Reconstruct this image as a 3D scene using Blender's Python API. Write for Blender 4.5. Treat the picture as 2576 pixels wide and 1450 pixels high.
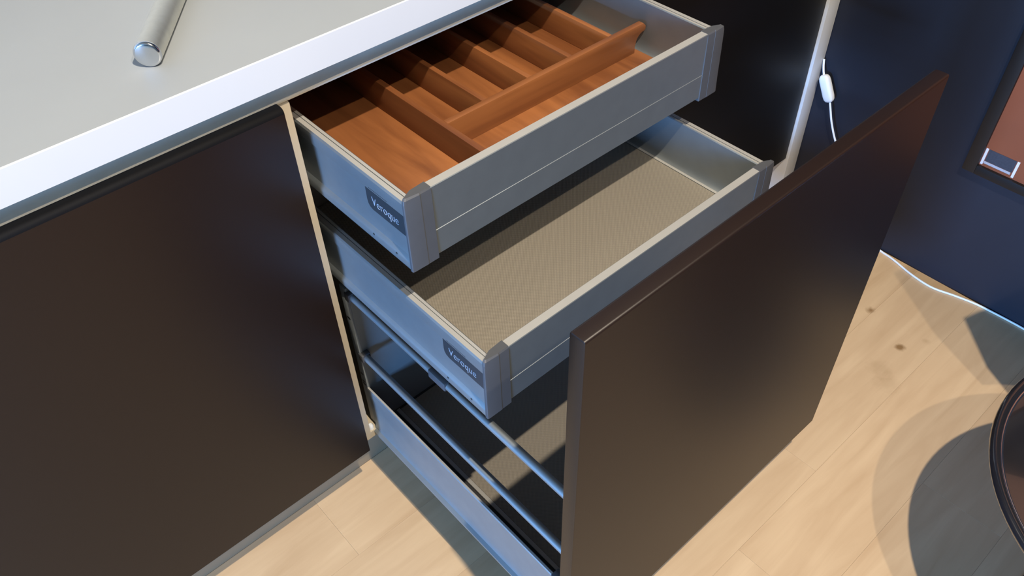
import bpy, bmesh, math, random
from mathutils import Vector, Matrix

# ---------------------------------------------------------------- scene reset
for o in list(bpy.data.objects):
    bpy.data.objects.remove(o)
SC = bpy.context.scene
COL = SC.collection
H0 = 0.152                      # everything below is measured from the door bottoms; the floor is H0 lower

# ---------------------------------------------------------------- camera
cam_d = bpy.data.cameras.new('camera')
cam_d.sensor_fit = 'HORIZONTAL'
cam_d.sensor_width = 36.0
cam_d.lens = 2107.97 / 2576 * 36.0
cam_d.clip_start = 0.02
cam = bpy.data.objects.new('camera', cam_d)
COL.objects.link(cam)
RX = Vector((0.74340067, -0.6684815, -0.02208917))
UY = Vector((0.48863615, 0.52025529, 0.70040641))
FW = Vector((0.45671672, 0.53147616, -0.71340236))
M = Matrix((RX, UY, -FW)).transposed().to_4x4()
M.translation = Vector((-0.37451933, -0.83923757, 1.27362954 + H0))
cam.matrix_world = M
SC.camera = cam

# ---------------------------------------------------------------- view + world
vs = SC.view_settings
vs.view_transform = 'Standard'
vs.look = 'None'
vs.gamma = 1.0
vs.use_curve_mapping = False
vs.exposure = 0.0
SC.display_settings.display_device = 'sRGB'
w = bpy.data.worlds.new('sky')
SC.world = w
w.use_nodes = True
bgn = w.node_tree.nodes['Background']
bgn.inputs[0].default_value = (0.75, 0.82, 1.0, 1)
bgn.inputs[1].default_value = 0.2

# ---------------------------------------------------------------- lights
def lamp(name, kind, loc, energy, color, **kw):
    d = bpy.data.lights.new(name, kind)
    d.energy = energy
    d.color = color
    for k, v_ in kw.items():
        setattr(d, k, v_)
    o = bpy.data.objects.new(name, d)
    COL.objects.link(o)
    o.location = loc
    return o

def aim(o, target):
    d = Vector(target) - o.location
    o.rotation_euler = d.to_track_quat('-Z', 'Y').to_euler()

WARM = (1.0, 0.87, 0.70)
lamp('spot_lamp', 'SPOT', (-0.070, -1.08, 2.37 + H0), 225, WARM, spot_size=math.radians(150), spot_blend=0.55, shadow_soft_size=0.014)
lamp('spot_lamp', 'SPOT', (-0.110, -1.50, 2.37 + H0), 80, WARM, spot_size=math.radians(150), spot_blend=0.55, shadow_soft_size=0.014)
wl = lamp('window_light', 'AREA', (-5.19, -1.72, 0.86), 640, (0.21, 0.48, 1.0), shape='RECTANGLE', size=1.3, size_y=0.95)
aim(wl, (0.2, -0.3, 0.70))

# ---------------------------------------------------------------- materials
def lin(c):
    return tuple(((x / 255) / 12.92 if x / 255 <= 0.04045 else ((x / 255 + 0.055) / 1.055) ** 2.4) for x in c)

def mat(name, rgb, rough=0.5, metal=0.0, spec=0.5, noise=None, bump=None, coat=0.0):
    """rgb in sRGB 0..255.  noise=(scale, strength) mottles the colour, bump=(scale, strength)."""
    m = bpy.data.materials.new(name)
    m.use_nodes = True
    nt = m.node_tree
    p = nt.nodes['Principled BSDF']
    c = lin(rgb)
    p.inputs['Base Color'].default_value = (*c, 1)
    p.inputs['Roughness'].default_value = rough
    p.inputs['Metallic'].default_value = metal
    p.inputs['Specular IOR Level'].default_value = spec
    p.inputs['Coat Weight'].default_value = coat
    tc = nt.nodes.new('ShaderNodeTexCoord')
    if noise:
        n = nt.nodes.new('ShaderNodeTexNoise')
        n.inputs['Scale'].default_value = noise[0]
        n.inputs['Detail'].default_value = 4
        nt.links.new(tc.outputs['Object'], n.inputs['Vector'])
        r = nt.nodes.new('ShaderNodeMapRange')
        r.inputs[1].default_value = 0.3
        r.inputs[2].default_value = 0.7
        r.inputs[3].default_value = 1 - noise[1]
        r.inputs[4].default_value = 1 + noise[1]
        nt.links.new(n.outputs['Fac'], r.inputs[0])
        mx = nt.nodes.new('ShaderNodeVectorMath')
        mx.operation = 'SCALE'
        mx.inputs[0].default_value = c
        nt.links.new(r.outputs[0], mx.inputs['Scale'])
        nt.links.new(mx.outputs[0], p.inputs['Base Color'])
    if bump:
        n2 = nt.nodes.new('ShaderNodeTexNoise')
        n2.inputs['Scale'].default_value = bump[0]
        nt.links.new(tc.outputs['Object'], n2.inputs['Vector'])
        bp = nt.nodes.new('ShaderNodeBump')
        bp.inputs['Strength'].default_value = bump[1]
        bp.inputs['Distance'].default_value = 0.001
        nt.links.new(n2.outputs['Fac'], bp.inputs['Height'])
        nt.links.new(bp.outputs[0], p.inputs['Normal'])
    return m

def wood_mat(name, dark, light, axis='x', stretch=14.0, scale=9.0, rough=0.5, stains=(), per_object=0.0, bump=0.15, contrast=1.0):
    m = bpy.data.materials.new(name)
    m.use_nodes = True
    nt = m.node_tree
    N, L = nt.nodes, nt.links
    p = N['Principled BSDF']
    p.inputs['Roughness'].default_value = rough
    tc = N.new('ShaderNodeTexCoord')
    oi = N.new('ShaderNodeObjectInfo')
    off = N.new('ShaderNodeVectorMath'); off.operation = 'SCALE'
    off.inputs[0].default_value = (3.1, 5.7, 2.3)
    L.new(oi.outputs['Random'], off.inputs['Scale'])
    ad = N.new('ShaderNodeVectorMath'); ad.operation = 'ADD'
    L.new(tc.outputs['Object'], ad.inputs[0]); L.new(off.outputs[0], ad.inputs[1])
    mp = N.new('ShaderNodeMapping')
    s = [stretch, stretch, stretch]
    s['xyz'.index(axis)] = 1.0
    mp.inputs['Scale'].default_value = s
    L.new(ad.outputs[0], mp.inputs['Vector'])
    n1 = N.new('ShaderNodeTexNoise'); n1.inputs['Scale'].default_value = scale * 0.35
    n1.inputs['Detail'].default_value = 6; n1.inputs['Roughness'].default_value = 0.55; n1.inputs['Distortion'].default_value = 0.6
    L.new(mp.outputs[0], n1.inputs['Vector'])
    n2 = N.new('ShaderNodeTexNoise'); n2.inputs['Scale'].default_value = 3.0; n2.inputs['Detail'].default_value = 3
    L.new(ad.outputs[0], n2.inputs['Vector'])
    mixf = N.new('ShaderNodeMath'); mixf.operation = 'MULTIPLY_ADD'
    L.new(n1.outputs['Fac'], mixf.inputs[0]); mixf.inputs[1].default_value = 0.65 * contrast
    h = N.new('ShaderNodeMath'); h.operation = 'MULTIPLY_ADD'; L.new(n2.outputs['Fac'], h.inputs[0])
    h.inputs[1].default_value = 0.35 * contrast; h.inputs[2].default_value = 0.5 * (1 - contrast)
    L.new(h.outputs[0], mixf.inputs[2])
    cr = N.new('ShaderNodeValToRGB')
    cr.color_ramp.elements[0].position = 0.34; cr.color_ramp.elements[0].color = (*lin(dark), 1)
    cr.color_ramp.elements[1].position = 0.64; cr.color_ramp.elements[1].color = (*lin(light), 1)
    L.new(mixf.outputs[0], cr.inputs['Fac'])
    out = cr.outputs['Color']
    if per_object:
        mr = N.new('ShaderNodeMapRange')
        mr.inputs[3].default_value = 1 - per_object; mr.inputs[4].default_value = 1 + per_object
        L.new(oi.outputs['Random'], mr.inputs[0])
        sc = N.new('ShaderNodeVectorMath'); sc.operation = 'SCALE'
        L.new(out, sc.inputs[0]); L.new(mr.outputs[0], sc.inputs['Scale'])
        out = sc.outputs[0]
    if stains:
        ge = N.new('ShaderNodeNewGeometry')
        wob = N.new('ShaderNodeTexNoise'); wob.inputs['Scale'].default_value = 60
        L.new(ge.outputs['Position'], wob.inputs['Vector'])
        for (sx, sy, r, st) in stains:
            d = N.new('ShaderNodeVectorMath'); d.operation = 'DISTANCE'
            L.new(ge.outputs['Position'], d.inputs[0]); d.inputs[1].default_value = (sx, sy, 0.0)
            dd = N.new('ShaderNodeMath'); dd.operation = 'MULTIPLY_ADD'
            L.new(wob.outputs['Fac'], dd.inputs[0]); dd.inputs[1].default_value = r * 1.2
            L.new(d.outputs['Value'], dd.inputs[2])
            f = N.new('ShaderNodeMapRange'); f.inputs[1].default_value = r * 0.9; f.inputs[2].default_value = r * 1.7
            f.inputs[3].default_value = st; f.inputs[4].default_value = 0.0
            L.new(dd.outputs[0], f.inputs[0])
            mx = N.new('ShaderNodeMix'); mx.data_type = 'RGBA'
            L.new(f.outputs[0], mx.inputs['Factor']); L.new(out, mx.inputs['A'])
            mx.inputs['B'].default_value = (*lin((120, 86, 40)), 1)
            out = mx.outputs['Result']
    L.new(out, p.inputs['Base Color'])
    if bump:
        bp = N.new('ShaderNodeBump'); bp.inputs['Strength'].default_value = bump; bp.inputs['Distance'].default_value = 0.0008
        L.new(n1.outputs['Fac'], bp.inputs['Height']); L.new(bp.outputs[0], p.inputs['Normal'])
    return m

def dotted_mat(name, rgb, rgb2, pitch):
    m = bpy.data.materials.new(name)
    m.use_nodes = True
    nt = m.node_tree
    N, L = nt.nodes, nt.links
    p = N['Principled BSDF']; p.inputs['Roughness'].default_value = 0.6
    tc = N.new('ShaderNodeTexCoord')
    mp = N.new('ShaderNodeVectorMath'); mp.operation = 'SCALE'; mp.inputs['Scale'].default_value = 2 * math.pi / pitch
    L.new(tc.outputs['Object'], mp.inputs[0])
    sp = N.new('ShaderNodeSeparateXYZ'); L.new(mp.outputs[0], sp.inputs[0])
    sx = N.new('ShaderNodeMath'); sx.operation = 'SINE'; L.new(sp.outputs[0], sx.inputs[0])
    sy = N.new('ShaderNodeMath'); sy.operation = 'SINE'; L.new(sp.outputs[1], sy.inputs[0])
    mu = N.new('ShaderNodeMath'); mu.operation = 'MULTIPLY'; L.new(sx.outputs[0], mu.inputs[0]); L.new(sy.outputs[0], mu.inputs[1])
    mr = N.new('ShaderNodeMapRange'); mr.inputs[1].default_value = -0.4; mr.inputs[2].default_value = 0.6
    L.new(mu.outputs[0], mr.inputs[0])
    mx = N.new('ShaderNodeMix'); mx.data_type = 'RGBA'
    L.new(mr.outputs[0], mx.inputs['Factor'])
    mx.inputs['A'].default_value = (*lin(rgb2), 1); mx.inputs['B'].default_value = (*lin(rgb), 1)
    L.new(mx.outputs['Result'], p.inputs['Base Color'])
    bp = N.new('ShaderNodeBump'); bp.inputs['Strength'].default_value = 0.4; bp.inputs['Distance'].default_value = 0.0006
    L.new(mu.outputs[0], bp.inputs['Height']); L.new(bp.outputs[0], p.inputs['Normal'])
    return m

M_LACQ = mat('brown_lacquer', (27, 16, 11), 0.42, spec=0.38, noise=(260, 0.05), bump=(420, 0.05))
M_LACQB = mat('black_lacquer', (14, 13, 14), 0.46, spec=0.2, noise=(260, 0.05), bump=(420, 0.05))
M_EDGE = mat('matte_black_edging', (15, 15, 17), 0.7, spec=0.12, noise=(200, 0.05))
M_STEELLIT = mat('silver_grey_steel_lit', (160, 159, 155), 0.5, metal=0.1, noise=(40, 0.02))  # paler steel for up-facing faces, the light they catch put into the colour
M_MELA = mat('white_melamine', (186, 174, 152), 0.5, noise=(6, 0.03))
M_DARKIN = mat('dark_grey_base', (40, 40, 41), 0.7, noise=(20, 0.05))
M_TOP = mat('worktop_laminate', (147, 153, 158), 0.42, noise=(5, 0.035), bump=(300, 0.03))
M_TOPEDGE = mat('worktop_edging', (198, 200, 202), 0.45, noise=(5, 0.02))
M_ALU = mat('brushed_aluminium', (222, 212, 192), 0.5, metal=0.0, noise=(25, 0.06))
M_PLINTH = mat('silver_plinth_foil', (150, 136, 112), 0.5, metal=0.0, noise=(12, 0.04))
M_STEEL = mat('silver_grey_steel', (152, 159, 162), 0.56, metal=0.92, noise=(40, 0.03))
M_STEELIN = mat('silver_grey_steel_inside', (178, 176, 170), 0.5, metal=0.7, noise=(30, 0.03))
M_BACK = mat('grey_painted_back', (128, 136, 140), 0.5, metal=0.1, noise=(30, 0.03))
M_CAP = mat('grey_plastic', (72, 74, 78), 0.58, noise=(60, 0.03))
M_BADGE = mat('dark_grey_badge', (62, 66, 70), 0.45, metal=0.4, noise=(60, 0.04))
M_LETTER = mat('silver_lettering', (176, 184, 196), 0.3, metal=0.0, noise=(60, 0.02))
M_SLOT = mat('black_slot', (18, 18, 18), 0.7, noise=(60, 0.05))
M_BEECH = wood_mat('reddish_beech', (98, 55, 29), (150, 95, 54), axis='y', stretch=10, scale=8, rough=0.45, contrast=1.0, bump=0.1)
M_BEECHX = wood_mat('reddish_beech_lengthwise', (108, 63, 35), (148, 94, 53), axis='x', stretch=10, scale=8, rough=0.45, bump=0.1)
M_MAT = dotted_mat('grey_ribbed_mat', (140, 133, 120), (117, 111, 101), 0.0032)
M_FLOOR = wood_mat('pale_oak_plank', (192, 162, 126), (214, 187, 150), axis='x', stretch=9, scale=11, rough=0.48,
                   stains=((1.091, -0.393, 0.012, 0.75), (1.038, -0.499, 0.013, 0.8), (0.952, -0.502, 0.03, 0.16), (0.93, -0.53, 0.03, 0.13), (1.095, -0.528, 0.01, 0.2)),
                   per_object=0.02, bump=0.04, contrast=0.8)
M_SUB = mat('dark_joint', (160, 132, 100), 0.8, noise=(30, 0.05))
M_NAVY = mat('navy_paint', (13, 17, 32), 0.55, noise=(9, 0.06), bump=(160, 0.12))
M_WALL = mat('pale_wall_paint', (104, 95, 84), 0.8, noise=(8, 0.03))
M_WALLB = mat('back_wall_paint', (196, 194, 186), 0.8, noise=(8, 0.03))
M_CEIL = mat('ceiling_paint', (148, 132, 110), 0.85, noise=(8, 0.03))
M_CHROME = mat('brushed_chrome', (215, 214, 204), 0.42, metal=1.0, noise=(90, 0.05))
M_CHROMEP = mat('polished_chrome', (215, 218, 222), 0.12, metal=1.0, noise=(90, 0.02))
M_WHITEPL = mat('white_plastic', (225, 228, 230), 0.35, noise=(60, 0.02))
M_BLACKF = mat('black_frame_paint', (15, 12, 12), 0.5, noise=(30, 0.06))
M_PRINT = mat('orange_brown_print', (124, 63, 29), 0.6, noise=(7, 0.10))
M_LABEL = mat('dark_grey_label', (48, 49, 58), 0.6, noise=(220, 0.18))
M_LABELW = mat('white_label_mark', (205, 200, 212), 0.6, noise=(60, 0.05))
M_LABELG = mat('grey_label_mark', (160, 158, 165), 0.6, noise=(300, 0.12))
M_BLACKG = mat('black_gloss_plastic', (30, 29, 32), 0.13, metal=0.0, spec=1.0, coat=1.0, noise=(40, 0.05))
M_FRAMEW = mat('white_window_paint', (220, 222, 224), 0.5, noise=(20, 0.02))

# ---------------------------------------------------------------- mesh helpers
class MB:
    def __init__(s):
        s.bm = bmesh.new()
    def _merge(s, t, mi=0):
        for f in t.faces:
            f.material_index = mi
        me = bpy.data.meshes.new('tmp')
        t.to_mesh(me); t.free()
        s.bm.from_mesh(me)
        bpy.data.meshes.remove(me)
    def box(s, x0, x1, y0, y1, z0, z1, bev=0.0, seg=2, mi=0):
        t = bmesh.new()
        bmesh.ops.create_cube(t, size=1.0)
        for q in t.verts:
            q.co = Vector((x0 + (q.co.x + .5) * (x1 - x0), y0 + (q.co.y + .5) * (y1 - y0), z0 + (q.co.z + .5) * (z1 - z0)))
        if bev > 0:
            bmesh.ops.bevel(t, geom=list(t.edges), offset=bev, segments=seg, affect='EDGES', profile=0.5)
        s._merge(t, mi); return s
    def prism(s, pts, axis, a0, a1, bev=0.0, mi=0):
        """extrude a closed 2D profile along an axis; pts are the two other coordinates in xyz order"""
        t = bmesh.new()
        def P(u, v_, a_):
            return {'x': (a_, u, v_), 'y': (u, a_, v_), 'z': (u, v_, a_)}[axis]
        va = [t.verts.new(P(u, v_, a0)) for u, v_ in pts]
        vb = [t.verts.new(P(u, v_, a1)) for u, v_ in pts]
        t.faces.new(va); t.faces.new(vb[::-1])
        n = len(pts)
        for i in range(n):
            t.faces.new((va[i], vb[i], vb[(i + 1) % n], va[(i + 1) % n]))
        bmesh.ops.recalc_face_normals(t, faces=list(t.faces))
        if bev > 0:
            bmesh.ops.bevel(t, geom=list(t.edges), offset=bev, segments=2, affect='EDGES', profile=0.5)
        s._merge(t, mi); return s
    def loft(s, rings, cap=True, mi=0):
        t = bmesh.new()
        R = [[t.verts.new(p) for p in r] for r in rings]
        n = len(R[0])
        for i in range(len(R) - 1):
            for j in range(n):
                t.faces.new((R[i][j], R[i][(j + 1) % n], R[i + 1][(j + 1) % n], R[i + 1][j]))
        if cap:
            t.faces.new(R[0][::-1]); t.faces.new(R[-1])
        bmesh.ops.recalc_face_normals(t, faces=list(t.faces))
        s._merge(t, mi); return s
    def tube(s, path, r, n=10, mi=0):
        path = [Vector(p) for p in path]
        rings = []
        up = None
        for i, p in enumerate(path):
            d = (path[min(i + 1, len(path) - 1)] - path[max(i - 1, 0)]).normalized()
            if up is None:
                up = Vector((0, 0, 1)) if abs(d.z) < 0.9 else Vector((1, 0, 0))
            sd = d.cross(up).normalized(); up = sd.cross(d).normalized()
            rings.append([p + sd * math.cos(2 * math.pi * k / n) * r + up * math.sin(2 * math.pi * k / n) * r for k in range(n)])
        return s.loft(rings, mi=mi)
    def lathe(s, prof, c, n=48, mi=0):
        rings = [[(c[0] + r * math.cos(2 * math.pi * k / n), c[1] + r * math.sin(2 * math.pi * k / n), z) for k in range(n)] for r, z in prof]
        return s.loft(rings, mi=mi)
    def build(s, name, m, parent=None, angle=35):
        me = bpy.data.meshes.new(name)
        for v_ in s.bm.verts:
            v_.co.z += H0
        s.bm.to_mesh(me); s.bm.free()
        for mm in (m if isinstance(m, (list, tuple)) else [m]):
            me.materials.append(mm)
        return link(name, me, parent, angle)

def base_of(o):
    v_ = Vector((0, 0, 0))
    while o:
        v_ += o.location
        o = o.parent
    return v_

def link(name, me, parent=None, angle=35):
    """world-space mesh becomes an object whose origin sits at the middle of its own base"""
    xs = [v_.co for v_ in me.vertices]
    c = Vector(((min(q.x for q in xs) + max(q.x for q in xs)) / 2, (min(q.y for q in xs) + max(q.y for q in xs)) / 2, min(q.z for q in xs)))
    me.transform(Matrix.Translation(-c))
    for p in me.polygons:
        p.use_smooth = True
    me.set_sharp_from_angle(angle=math.radians(angle))
    o = bpy.data.objects.new(name, me)
    COL.objects.link(o)
    if parent:
        o.parent = parent
        o.location = c - base_of(parent)
    else:
        o.location = c
    return o

def empty(name, loc, parent=None):
    o = bpy.data.objects.new(name, None)
    o.empty_display_size = 0.05
    COL.objects.link(o)
    p = Vector((loc[0], loc[1], loc[2] + H0))
    if parent:
        o.parent = parent
        o.location = p - base_of(parent)
    else:
        o.location = p
    return o

def tag(o, label, cat, group=None):
    o['label'] = label; o['category'] = cat; o['kind'] = 'thing'
    if group:
        o['group'] = group
    return o

def struct(o):
    o['kind'] = 'structure'
    return o

def smooth_path(pts, n=8):
    pts = [Vector(p) for p in pts]
    out = []
    for i in range(len(pts) - 1):
        p0, p1, p2, p3 = pts[max(i - 1, 0)], pts[i], pts[i + 1], pts[min(i + 2, len(pts) - 1)]
        for k in range(n):
            t = k / n
            out.append(0.5 * ((2 * p1) + (p2 - p0) * t + (2 * p0 - 5 * p1 + 4 * p2 - p3) * t * t + (3 * p1 - p0 - 3 * p2 + p3) * t ** 3))
    out.append(pts[-1])
    return out

# ---------------------------------------------------------------- main dimensions
W = 0.599            # clear width of the drawer cabinet
DX = -0.0194         # right edge of the left door
DH = 0.720           # door height
XE = 1.2404          # right edge of the right door
XW = 1.2874          # navy wall
ZT, TW, YW = 0.7929, 0.0411, -0.0263   # worktop top, thickness, front
YB = 0.60            # back of the cabinets
XL, YF, ZC = -5.25, -4.50, 2.40        # room limits (left wall, wall behind the camera, ceiling)

# ---------------------------------------------------------------- the room
fl = struct(MB().box(XL, XW, YF, YB + 0.02, -H0 - 0.06, -H0 - 0.0042).build('floor', M_SUB))
rng = random.Random(4)
PW, PL = 0.1533, 1.22
row = 0
y1 = 0.060
plank_rows = {0: -0.122, 3: 0.635 - PL}
PX, PY = -1.9, -2.2            # planks are laid one by one as far as the picture could show them
while y1 > PY:
    y0 = y1 - PW
    off = plank_rows.get(row, rng.uniform(-0.9, 0.2))
    x = off
    while x > PX:
        x -= PL
    while x < XW - 0.002:
        xa, xb = max(x, PX), min(x + PL, XW)
        if xb - xa > 0.02:
            MB().box(xa + 0.0001, xb - 0.0001, y0 + 0.0001, y1 - 0.0001, -H0 - 0.004, -H0, bev=0.00015, seg=1).build('plank', M_FLOOR, fl)
        x += PL
    y1 -= PW
    row += 1
struct(MB().box(XW, XW + 0.10, YF - 0.1, YB + 0.12, -H0 - 0.06, ZC + 0.06).build('wall_right', M_NAVY))
struct(MB().box(XL - 0.1, XW, YB + 0.02, YB + 0.12, -H0 - 0.06, ZC + 0.06).build('wall_back', M_WALLB))
struct(MB().box(XL - 0.1, XW, YF - 0.1, YF, -H0 - 0.06, ZC + 0.06).build('wall_front', M_WALL))
wl_ = MB()
WY0, WY1, WZ0, WZ1 = -2.50, -1.00, 0.16, 1.26
wl_.box(XL - 0.1, XL, YF, WY0, -H0 - 0.06, ZC + 0.06)
wl_.box(XL - 0.1, XL, WY1, YB + 0.02, -H0 - 0.06, ZC + 0.06)
wl_.box(XL - 0.1, XL, WY0, WY1, -H0 - 0.06, WZ0)
wl_.box(XL - 0.1, XL, WY0, WY1, WZ1, ZC + 0.06)
struct(wl_.build('wall_left', M_WALL))
struct(MB().box(XL, XW, YF, YB + 0.02, ZC, ZC + 0.06).build('ceiling', M_CEIL))
wf = MB()
for (ya, yb, za, zb) in ((WY0, WY1, WZ0, WZ0 + .05), (WY0, WY1, WZ1 - .05, WZ1), (WY0, WY0 + .05, WZ0 + .05, WZ1 - .05), (WY1 - .05, WY1, WZ0 + .05, WZ1 - .05)):
    wf.box(XL - 0.08, XL - 0.02, ya, yb, za, zb, bev=0.004)
struct(wf.build('window_1', M_FRAMEW))

# ---------------------------------------------------------------- worktop and its end panel
tp = MB().prism([(YW, ZT - TW), (YW, ZT - 0.0012), (YW + 0.0012, ZT), (YB, ZT), (YB, ZT - TW)], 'x', -1.9, XE + 0.0005).build('worktop', [M_TOP, M_TOPEDGE])
for p in tp.data.polygons:
    if p.normal.y < -0.5 or p.normal.z < -0.5:
        p.material_index = 1
tag(tp, 'pale grey laminate worktop with a white front edge above the drawers', 'worktop')
ep = MB().box(XE + 0.0009, XW - 0.0008, YW, YB, -H0, ZT, bev=0.001).build('end_panel', M_TOPEDGE)
tag(ep, 'white upright end panel between the black right door and the navy wall', 'panel')

# ---------------------------------------------------------------- grip rail under the worktop
zl = 0.7125
prof = [(0.0035, zl), (0.0035, zl + 0.0022), (0.013, zl + 0.0028)]
for k in range(9):
    t = math.pi / 2 * k / 8
    prof.append((0.013 + 0.016 * math.sin(t), zl + 0.0028 + 0.016 * (1 - math.cos(t))))
prof += [(0.029, ZT - TW - 0.0006), (0.031, ZT - TW - 0.0006), (0.031, zl)]
gr = MB().prism(prof, 'x', -1.9, XE).build('grip_rail', M_ALU, angle=50)
tag(gr, 'grey aluminium grip channel running under the worktop edge', 'rail')

# ---------------------------------------------------------------- cabinets
def rounded_front(x0, x1, y_front, th, z0, z1, r=0.007, re=0.0022):
    """a lacquered front: rounded top front edge, small round on all the others"""
    pts = [(y_front + th, z0), (y_front, z0)]
    for k in range(7):
        t = math.pi / 2 * k / 6
        pts.append((y_front + r * (1 - math.cos(t)), z1 - r + r * math.sin(t)))
    for k in range(7):
        t = math.pi / 2 * k / 6
        rr_ = 0.004
        pts.append((y_front + th - rr_ + rr_ * math.sin(t), z1 - rr_ + rr_ * math.cos(t)))
    mb = MB()
    t = bmesh.new()
    va = [t.verts.new((x0, u, v_)) for u, v_ in pts]
    vb = [t.verts.new((x1, u, v_)) for u, v_ in pts]
    fa = t.faces.new(va); fb = t.faces.new(vb[::-1])
    n = len(pts)
    for i in range(n):
        t.faces.new((va[i], vb[i], vb[(i + 1) % n], va[(i + 1) % n]))
    bmesh.ops.recalc_face_normals(t, faces=list(t.faces))
    eds = [e for e in t.edges if (fa in e.link_faces) or (fb in e.link_faces)]
    bmesh.ops.bevel(t, geom=eds, offset=0.0016, segments=2, affect='EDGES', profile=0.5)
    mb._merge(t)
    return mb

def carcass(mb, x0, x1, zt=0.7118):
    g_ = 0.0179
    mb.box(x0, x0 + g_, 0, YB, 0, zt, bev=0.0005, seg=1)
    mb.box(x1 - g_, x1, 0, YB, 0, zt, bev=0.0005, seg=1)
    mb.box(x0 + g_, x1 - g_, 0.0005, YB, 0, 0.016)
    mb.box(x0 + g_, x1 - g_, 0.04, 0.14, zt - 0.016, zt)
    mb.box(x0 + g_, x1 - g_, YB - 0.006, YB - 0.001, 0.016, zt - 0.016)
    return mb

lc = empty('base_cabinet', (-0.32, 0.3, 0))
tag(lc, 'closed dark brown base cabinet left of the open drawers', 'cabinet')
carcass(MB(), -0.620, -0.0187).build('carcass', M_MELA, lc)
rounded_front(-0.617, DX + 0.0012, -0.020, 0.0185, 0.0, DH).build('door', [M_LACQ, M_EDGE], lc)

rc = empty('base_cabinet', (0.93, 0.3, 0))
tag(rc, 'closed black cabinet behind the open drawers, beside the white end panel', 'cabinet')
carcass(MB(), 0.6180, XE - 0.0006).build('carcass', M_MELA, rc)
rounded_front(0.6195, XE - 0.0008, -0.020, 0.0185, 0.0, DH).build('door', [M_LACQB, M_EDGE], rc)

for o in lc.children[:] + rc.children[:]:          # the curved finger edge along the top of each door is matte black
    if o.name.startswith('door'):
        for p in o.data.polygons:
            if p.normal.z > 0.12:
                p.material_index = 1

dc = empty('drawer_cabinet', (W / 2, 0.3, 0))
tag(dc, 'white carcass cabinet with three drawers pulled out and a tall dark brown front', 'cabinet')
carcass(MB(), -0.0182, W + 0.0182).build('carcass', M_MELA, dc)
pg = MB()
pg.lathe([(0.0, 0.016), (0.005, 0.016), (0.005, 0.024), (0.003, 0.027), (0.0, 0.027)], (0.006, 0.008, 0), n=12)
pg.build('corner_peg', M_WHITEPL, dc)

def lighten_tops(o):
    """paints the flat top and inner foot of a steel side paler, as if lit from above"""
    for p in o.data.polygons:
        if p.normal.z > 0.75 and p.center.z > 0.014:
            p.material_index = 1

def mirror(pts):
    return [(W - x_, z_) for x_, z_ in pts]

def text_mesh(name, body, width, height, origin, ux, uz, m, parent, thick=0.0004):
    cu = bpy.data.curves.new(name, 'FONT')
    cu.body = body
    cu.size = 0.02
    cu.extrude = thick
    cu.resolution_u = 3
    cu.offset = -0.0004
    o = bpy.data.objects.new('tmp_text', cu)
    COL.objects.link(o)
    dg = bpy.context.evaluated_depsgraph_get()
    me = bpy.data.meshes.new_from_object(o.evaluated_get(dg))
    bpy.data.objects.remove(o)
    ux, uz = Vector(ux), Vector(uz)
    nz = ux.cross(uz)
    org = Vector(origin) + Vector((0, 0, H0))
    wid = max(v_.co.x for v_ in me.vertices)
    hei = max(v_.co.y for v_ in me.vertices)
    for v_ in me.vertices:
        c = v_.co.copy()
        v_.co = org + ux * c.x * (width / wid) + uz * c.y * (height / hei) + nz * c.z
    me.materials.clear(); me.materials.append(m)
    return link(name, me, parent)

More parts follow.
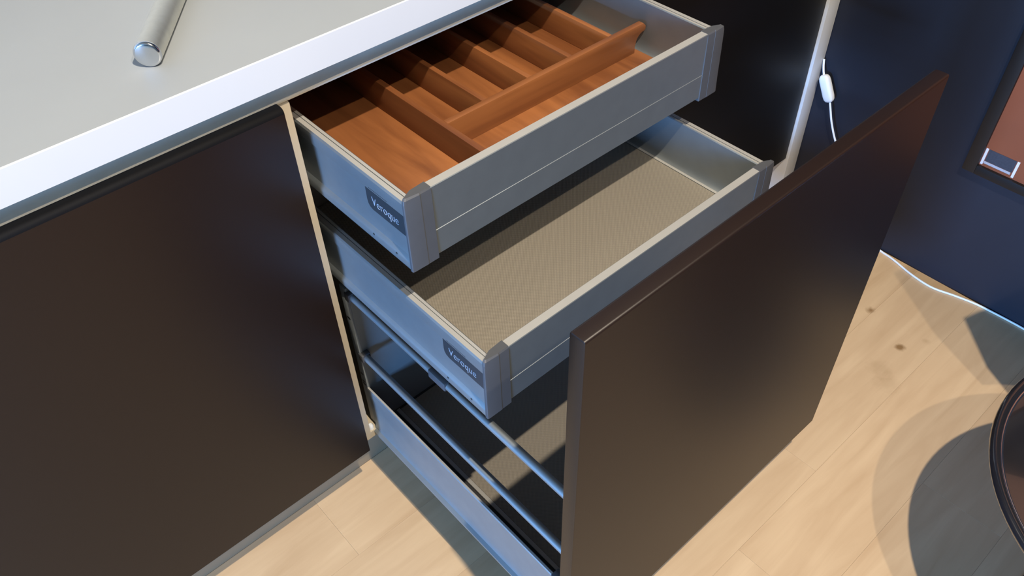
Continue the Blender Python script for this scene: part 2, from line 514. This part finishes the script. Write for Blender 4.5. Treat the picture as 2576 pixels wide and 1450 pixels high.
def inner_drawer(d, zb, length=0.49):
    yf = -d
    y0, y1 = yf + 0.0042, yf + length
    root = MB()
    root.box(0.030, W - 0.030, yf + 0.011, y1, zb + 0.006, zb + 0.0165)
    root.box(0.030, W - 0.030, y1 - 0.012, y1, zb + 0.0165, zb + 0.092, bev=0.001)
    dr = root.build('drawer', M_STEELIN, dc)
    P = [(0.0105, 0.0), (0.0102, 0.010), (0.0112, 0.0125), (0.0150, 0.0165), (0.0156, 0.030), (0.0152, 0.0790), (0.0138, 0.0800), (0.0134, 0.0815),
         (0.0138, 0.0975), (0.0160, 0.0998), (0.0222, 0.0998), (0.0224, 0.0984), (0.0231, 0.0984), (0.0233, 0.0998), (0.0272, 0.0998),
         (0.0286, 0.0985), (0.0286, 0.085), (0.0296, 0.040), (0.0306, 0.034), (0.0335, 0.026), (0.0385, 0.0205), (0.0420, 0.0190), (0.0420, 0.0168), (0.030, 0.0168), (0.030, 0.0)]
    P = [(a_, zb + b_) for a_, b_ in P]
    for pr in (P, mirror(P)):
        lighten_tops(MB().prism(pr, 'y', y0, y1).build('side_panel', [M_STEEL, M_STEELLIT], dr, angle=25))
    # front rail between the two corner caps: flat top, a shallow step a third of the way up
    F = [(yf + 0.0135, zb + 0.004), (yf + 0.0002, zb + 0.004), (yf + 0.0002, zb + 0.0420), (yf + 0.0008, zb + 0.0424), (yf + 0.0006, zb + 0.1070),
         (yf + 0.0013, zb + 0.1080), (yf + 0.0125, zb + 0.1080), (yf + 0.0135, zb + 0.1070)]
    fr_ = MB().prism(F, 'x', 0.0500, W - 0.0500).build('front_rail', [M_STEEL, M_STEELLIT], dr, angle=20)
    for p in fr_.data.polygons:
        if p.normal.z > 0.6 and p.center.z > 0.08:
            p.material_index = 1  # rail top coloured paler to look lit from above
    for sgn in (0, 1):
        rings = []
        for (z_, o_, b_) in ((-0.0020, 0.0004, 0.000), (-0.0012, -0.0004, -0.0008), (0.030, 0.0002, 0.000), (0.070, 0.0006, 0.0006), (0.1010, 0.0012, 0.0012), (0.1062, 0.0022, 0.002), (0.1083, 0.0052, 0.0042)):
            ring = [(0.0100 + o_, yf + 0.0040 + b_ * 0.6), (0.0100 + o_, yf + 0.0012 + b_), (0.0107 + o_, yf - 0.0001 + b_), (0.0135 + o_ * 0.6, yf - 0.0007 + b_), (0.0335, yf - 0.0012 + b_ * 0.6),
                    (0.0338, yf - 0.0008 + b_ * 0.6), (0.0498, yf - 0.0008 + b_ * 0.6), (0.0505, yf + 0.0002 + b_ * 0.3), (0.0505, yf + 0.0142), (0.0285, yf + 0.0125), (0.0200, yf + 0.0085), (0.0160 + o_ * 0.3, yf + 0.0050 + b_ * 0.5)]
            if sgn:
                ring = [(W - x_, y_) for x_, y_ in ring]
            rings.append([(x_, y_, zb + z_) for x_, y_ in ring])
        MB().loft(rings).build('corner_cap', M_CAP, dr, angle=12)
    # badge set in the outer left side, its front end meeting the cap
    bz0, bz1 = zb + 0.0470, zb + 0.0785
    ya, yb = yf + 0.0045, yf + 0.0885
    MB().prism([(ya, bz0), (yb - 0.010, bz0), (yb - 0.004, bz0 + 0.002), (yb - 0.001, bz0 + 0.006), (yb, bz0 + 0.012), (yb, bz1), (ya, bz1)], 'x', 0.0148, 0.0156).build('badge', M_BADGE, dr)['label'] = 'dark grey badge with silver lettering'
    text_mesh('badge_lettering', 'Veroque', 0.0540, 0.0125, (0.0147, yb - 0.0110, bz0 + 0.0095), (0, -1, 0), (0, 0, 1), M_LETTER, dr)
    MB().box(0.0133, 0.0137, yb - 0.048, yb - 0.010, bz1 + 0.0042, bz1 + 0.0047).build('badge_slot', M_SLOT, dr)
    for q in (0.030, 0.078):
        MB().box(0.0099, 0.0104, yf + q, yf + q + 0.0030, zb + 0.0085, zb + 0.0105).build('vent_slot', M_SLOT, dr)
    return dr

D1, D2, D3 = 0.2087, 0.3361, 0.4984
Z1, Z2 = 0.5653, 0.3939
inner_drawer(D1, Z1, 0.50)['label'] = 'shallow grey top drawer under the worktop'
inner_drawer(D2, Z2, 0.50)['label'] = 'shallow grey middle drawer pulled out further than the top one'

# ---- deep bottom drawer carrying the full-height brown front
zb3 = 0.009
y3f, y3b = -D3, 0.004
d3m = MB()
d3m.box(0.030, W - 0.030, y3f, y3b + 0.012, zb3 + 0.004, zb3 + 0.0165)
d3 = d3m.build('drawer', M_DARKIN, dc)
d3['label'] = 'deep bottom drawer with side rails and the tall dark brown front'
P3 = [(0.0070, 0.0), (0.0070, 0.0045), (0.0128, 0.0075), (0.0140, 0.0135), (0.0150, 0.018), (0.0150, 0.098), (0.0138, 0.0995), (0.0138, 0.1185), (0.0150, 0.1210), (0.0182, 0.1210), (0.0190, 0.1200),
      (0.0190, 0.0180), (0.0300, 0.0170), (0.030, 0.0)]
P3 = [(a_, zb3 + b_) for a_, b_ in P3]
for pr in (P3, mirror(P3)):
    lighten_tops(MB().prism(pr, 'y', y3f + 0.001, y3b).build('side_panel', [M_STEEL, M_STEELLIT], d3, angle=25))
rounded_front(DX + 0.0030, W - DX - 0.0030, -D3 - 0.020, 0.020, 0.0, 0.7165, r=0.0030).build('front_panel', M_LACQ, d3)['label'] = 'tall dark brown lacquered front'
bk = MB()
bk.box(0.020, W - 0.020, y3b, y3b + 0.0012, zb3 + 0.0165, 0.372, bev=0.0004, seg=1)
bk.box(0.0155, 0.0200, y3b - 0.0002, y3b + 0.016, zb3 + 0.0165, 0.372, bev=0.0008)
bk.box(W - 0.0200, W - 0.0155, y3b - 0.0002, y3b + 0.016, zb3 + 0.0165, 0.372, bev=0.0008)
bk.build('back_panel', M_BACK, d3)
for z_ in (0.300, 0.160, 0.140, 0.132):
    MB().box(0.0150, 0.0156, y3b + 0.004, y3b + 0.012, z_, z_ + 0.004).build('back_slot', M_SLOT, d3)
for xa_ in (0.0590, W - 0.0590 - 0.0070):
    MB().box(xa_, xa_ + 0.0070, y3f + 0.002, y3b - 0.004, zb3 + 0.0166, zb3 + 0.0200, bev=0.0006).build('runner_strip', M_STEELLIT, d3)
for xr in (0.022, W - 0.022):
    for zr in (0.357, 0.213):
        MB().tube([(xr, y3f, zr), (xr, y3b + 0.004, zr)], 0.0062, n=16).build('gallery_rail', M_STEEL, d3)
        MB().box(xr - 0.0085, xr + 0.0085, y3b - 0.010, y3b + 0.003, zr - 0.0085, zr + 0.0085, bev=0.002).build('rail_socket', M_CAP, d3)
        MB().box(xr - 0.0085, xr + 0.0085, y3f, y3f + 0.010, zr - 0.0085, zr + 0.0085, bev=0.002).build('rail_socket', M_CAP, d3)
    MB().box(xr - 0.0078, xr + 0.0078, -0.238, -0.200, 0.3492, 0.3660, bev=0.0025).build('rail_clip', M_CAP, d3)
    xb = 0.0120 if xr < 0.3 else W - 0.0120 - 0.016
    MB().box(xb, xb + 0.016, y3f, y3f + 0.045, zb3 + 0.106, zb3 + 0.1245, bev=0.002).build('front_bracket', M_CAP, d3)

# ---------------------------------------------------------------- liners and cutlery tray lying in the drawers
for (d, zb, xm, yy, lab) in ((D2, Z2, 0.0424, 0.150, 'grey dotted non slip liner in the middle drawer'), (D3, zb3, 0.0666, -0.002, 'grey liner on the floor of the deep bottom drawer')):
    lm_ = MB().box(xm, W - xm, -d + (0.0145 if d == D2 else 0.001), yy, zb + 0.0166, zb + 0.0186, bev=0.0005, seg=1).build('drawer_liner', M_MAT)
    tag(lm_, lab, 'liner')

TX0, TX1 = 0.0315, W - 0.0315
TY0, TY1 = -D1 + 0.0150, 0.268
tz = Z1 + 0.0195
tr = empty('cutlery_tray', ((TX0 + TX1) / 2, (TY0 + TY1) / 2, tz))
tag(tr, 'reddish wooden cutlery tray with dividers lying in the top drawer', 'tray')
MB().box(TX0 + 0.011, TX1 - 0.011, TY0, TY1, tz, tz + 0.0075, bev=0.0008).build('tray_base', M_BEECH, tr)
zt = Z1 + 0.0720
zf = tz + 0.0075
def divider(mb, parent, m):
    return mb.build('divider', m, parent)
XD = [0.1660, 0.2440, 0.3280, 0.4090, 0.4940]
LY0, LY1 = -0.0800, -0.0700
divider(MB().box(XD[0], XD[0] + 0.0095, TY0 + 0.0005, TY1 - 0.009, zf, zt, bev=0.0012), tr, M_BEECH)
for x_ in XD[1:]:
    divider(MB().box(x_, x_ + 0.0085, LY1 - 0.0004, TY1 - 0.009, zf, zt - 0.0012, bev=0.0010), tr, M_BEECH)
# long divider: its right end is cut in a curve to clear the drawer side
xa, xb = XD[0] + 0.0090, TX1 - 0.0005
pts = [(xa, zf), (xb - 0.0215, zf), (xb - 0.0215, zf + 0.012)]
for k in range(7):
    t = math.pi / 2 * k / 6
    pts.append((xb - 0.0205 + 0.0190 * (1 - math.cos(t)), zf + 0.015 + 0.0165 * math.sin(t)))
pts += [(xb, zf + 0.0340), (xb, zt - 0.0060), (xb - 0.0060, zt), (xa, zt)]
divider(MB().prism(pts, 'y', LY0, LY1, bev=0.0008), tr, M_BEECHX)
MB().box(TX0 + 0.011, TX1 - 0.011, TY1 - 0.009, TY1, zf, zt - 0.002, bev=0.001).build('tray_back', M_BEECHX, tr)

# ---------------------------------------------------------------- plinth
tag(MB().box(-1.9, XE, 0.0600, 0.0740, -H0, -0.0005, bev=0.0006).build('plinth', M_PLINTH), 'silver grey plinth board along the floor under the cabinets', 'plinth')

# ---------------------------------------------------------------- chrome tube on the worktop
r = 0.0152
c0 = Vector((-0.1292, 0.0445, ZT + r + 0.0002))
ax = Vector((0.074, 0.098, 0.0)).normalized()
sd = ax.cross(Vector((0, 0, 1)))
def ringc(t, rad, n=40):
    return [c0 + ax * t + sd * math.cos(2 * math.pi * k / n) * rad + Vector((0, 0, 1)) * math.sin(2 * math.pi * k / n) * rad for k in range(n)]
tb = empty('chrome_tube', (c0.x + ax.x * 0.2, c0.y + ax.y * 0.2, ZT))
tag(tb, 'brushed chrome metal tube with polished end lying on the grey worktop', 'tube')
MB().loft([ringc(0.0042, r), ringc(0.42, r)]).build('tube_body', M_CHROME, tb)
MB().loft([ringc(0.0, r * 0.80), ringc(0.0003, r * 0.86), ringc(0.0012, r * 0.945), ringc(0.0026, r * 0.99), ringc(0.0040, r), ringc(0.0044, r * 0.985), ringc(0.0055, r * 0.97)]).build('end_cap', M_CHROMEP, tb, angle=50)['label'] = 'polished round end cap'

# ---------------------------------------------------------------- inline switch with its cord
sw = empty('cord_switch', (1.270, -0.2, -H0))
tag(sw, 'white cord with an inline switch hanging against the navy wall', 'cord')
RC = 0.0024
MB().tube(smooth_path([(1.2810, -0.0285, 0.262), (1.2770, -0.0330, 0.250), (1.2720, -0.0390, 0.240), (1.2700, -0.0440, 0.231)], 6), RC, n=8).build('cord', M_WHITEPL, sw)
path = [(1.2680, -0.0760, 0.178), (1.2670, -0.0840, 0.158), (1.2680, -0.0950, 0.128), (1.2700, -0.1140, 0.089), (1.2740, -0.1500, 0.030), (1.2790, -0.2050, -0.060), (1.2830, -0.2600, -0.130),
        (1.2835, -0.2950, -0.1490), (1.2760, -0.3400, -0.1492), (1.2610, -0.3980, -0.1494), (1.2560, -0.4510, -0.1494), (1.2690, -0.5000, -0.1494), (1.2790, -0.5440, -0.1494),
        (1.2825, -0.5890, -0.1494), (1.2840, -0.6340, -0.1494), (1.2835, -0.6800, -0.1494), (1.2800, -0.9000, -0.1494), (1.2820, -1.2000, -0.1494)]
MB().tube(smooth_path(path, 8), RC, n=8).build('cord', M_WHITEPL, sw)
A = Vector((1.2690, -0.0440, 0.2330)); B = Vector((1.2680, -0.0760, 0.1760))
axs = (B - A).normalized(); s1 = axs.cross(Vector((1, 0, 0))).normalized(); s2 = axs.cross(s1).normalized()
rings = []
Ls = (B - A).length
for t, k in ((0.0, 0.45), (0.03, 0.7), (0.10, 0.92), (0.22, 1.0), (0.78, 1.0), (0.90, 0.92), (0.97, 0.7), (1.0, 0.45)):
    rr_ = []
    for q in range(24):
        an = 2 * math.pi * q / 24
        cx_, cy_ = math.cos(an), math.sin(an)
        cx_ = math.copysign(abs(cx_) ** 0.6, cx_); cy_ = math.copysign(abs(cy_) ** 0.6, cy_)
        rr_.append(A + axs * Ls * t + s1 * cx_ * 0.0125 * k + s2 * cy_ * 0.0095 * k)
    rings.append(rr_)
sb = MB().loft(rings).build('switch_body', M_WHITEPL, sw, angle=60)
mid = A + axs * Ls * 0.5
rk = MB()
rings = []
for h_, k in ((0.006, 1.0), (0.0108, 1.0), (0.0115, 0.85)):
    rings.append([mid - s2 * (h_) + axs * a_ * 0.010 * k + s1 * b_ * 0.005 * k for a_, b_ in ((-1, -1), (1, -1), (1, 1), (-1, 1))])
rk.loft(rings).build('rocker', M_WHITEPL, sb)

# ---------------------------------------------------------------- framed picture on the navy wall
pf = empty('picture_frame', (XW, -0.80, 0.155))
tag(pf, 'black framed orange brown picture hanging on the navy wall', 'picture')
FY0, FY1, FZ0, FZ1, FT, FWD = -1.20, -0.400, 0.165, 1.26, 0.020, 0.026
FWB = 0.0205
MB().box(XW - FT, XW - 0.0005, FY1 - FWD, FY1, FZ0, FZ1, bev=0.001).build('frame_rail', M_BLACKF, pf)
MB().box(XW - FT, XW - 0.0005, FY0, FY0 + FWD, FZ0, FZ1, bev=0.001).build('frame_rail', M_BLACKF, pf)
MB().box(XW - FT, XW - 0.0005, FY0 + FWD, FY1 - FWD, FZ0, FZ0 + FWB, bev=0.001).build('frame_rail', M_BLACKF, pf)
MB().box(XW - FT, XW - 0.0005, FY0 + FWD, FY1 - FWD, FZ1 - FWD, FZ1, bev=0.001).build('frame_rail', M_BLACKF, pf)
pn = MB().box(XW - 0.012, XW - 0.002, FY0 + FWD, FY1 - FWD, FZ0 + FWB, FZ1 - FWD).build('print', M_PRINT, pf)
lx0, lx1 = XW - 0.0126, XW - 0.0121
ly0, ly1, lz0, lz1 = -0.4970, -0.4275, 0.1885, 0.2275
MB().box(lx0, lx1, ly0 + 0.0065, ly1 - 0.0065, lz0 + 0.0105, lz1 - 0.0005).build('label', M_LABEL, pn)
MB().box(lx0, lx1, ly0 + 0.0085, ly1 - 0.0060, lz0 + 0.0040, lz0 + 0.0095).build('label_stripe', M_LABELG, pn)
MB().box(lx0, lx1, ly1 - 0.0050, ly1, lz0, lz1).build('label_mark', M_LABELW, pn)
MB().box(lx0, lx1, ly0, ly0 + 0.0050, lz0, lz1).build('label_mark', M_LABELW, pn)

# ---------------------------------------------------------------- round black chair at the right edge
SX, SY, SZ, R_ = 0.688, -1.036, 0.246, 0.286
st = empty('round_chair', (SX, SY, -H0))
tag(st, 'glossy black round pedestal chair at the lower right, mostly out of the picture', 'chair')
pr = [(0.0, SZ - 0.040), (0.20, SZ - 0.040), (0.255, SZ - 0.026)]
for k in range(13):
    t = -0.5 * math.pi + (1.45 * math.pi) * k / 12
    pr.append((R_ - 0.0075 + 0.0075 * math.cos(t), SZ + 0.0075 * math.sin(t)))
pr += [(R_ - 0.0155, SZ - 0.0005), (0.0, SZ - 0.0020)]
MB().lathe(pr, (SX, SY), n=96).build('seat', M_BLACKG, st, angle=60)
ro, ri = R_ - 0.0135, R_ - 0.0180
MB().lathe([(ri, SZ - 0.0008), (ri, SZ + 0.0022), ((ro + ri) / 2, SZ + 0.0034), (ro, SZ + 0.0022), (ro, SZ - 0.0008)], (SX, SY), n=96).build('trim_ring', M_CHROMEP, st, angle=60)
MB().lathe([(0.0, SZ - 0.041), (0.028, SZ - 0.041), (0.028, -0.135), (0.0, -0.135)], (SX, SY), n=24).build('column', M_CHROMEP, st)
MB().lathe([(0.0, -0.134), (0.030, -0.134), (0.06, -0.142), (0.115, -0.148), (0.12, -0.1519), (0.0, -0.1519)], (SX, SY), n=48).build('foot', M_CHROMEP, st)
rings = []
for k in range(33):
    u = -1 + k / 16
    e = 0.012 * (abs(u) ** 8)
    ring = []
    for (an, r_, z_) in ((52, 0.276, 0.300), (52, 0.288, 0.300), (62, 0.318, 0.450), (67, 0.352, 0.620 + 0.10 * (1 - u * u)), (67, 0.338, 0.620 + 0.10 * (1 - u * u)), (62, 0.304, 0.450)):
        an = math.radians(an * u)
        ring.append((SX + math.cos(an) * r_, SY + math.sin(an) * r_, z_))
    rings.append(ring)
MB().loft(rings).build('backrest', M_BLACKG, st, angle=50)
for dy_ in (-0.10, 0.06):
    MB().tube(smooth_path([(SX + 0.16, SY + dy_ * 0.8, SZ - 0.034), (SX + 0.27, SY + dy_, SZ - 0.046), (SX + 0.302, SY + dy_, SZ + 0.01), (SX + 0.284, SY + dy_, 0.31)], 6), 0.010, n=10).build('back_post', M_CHROMEP, st)
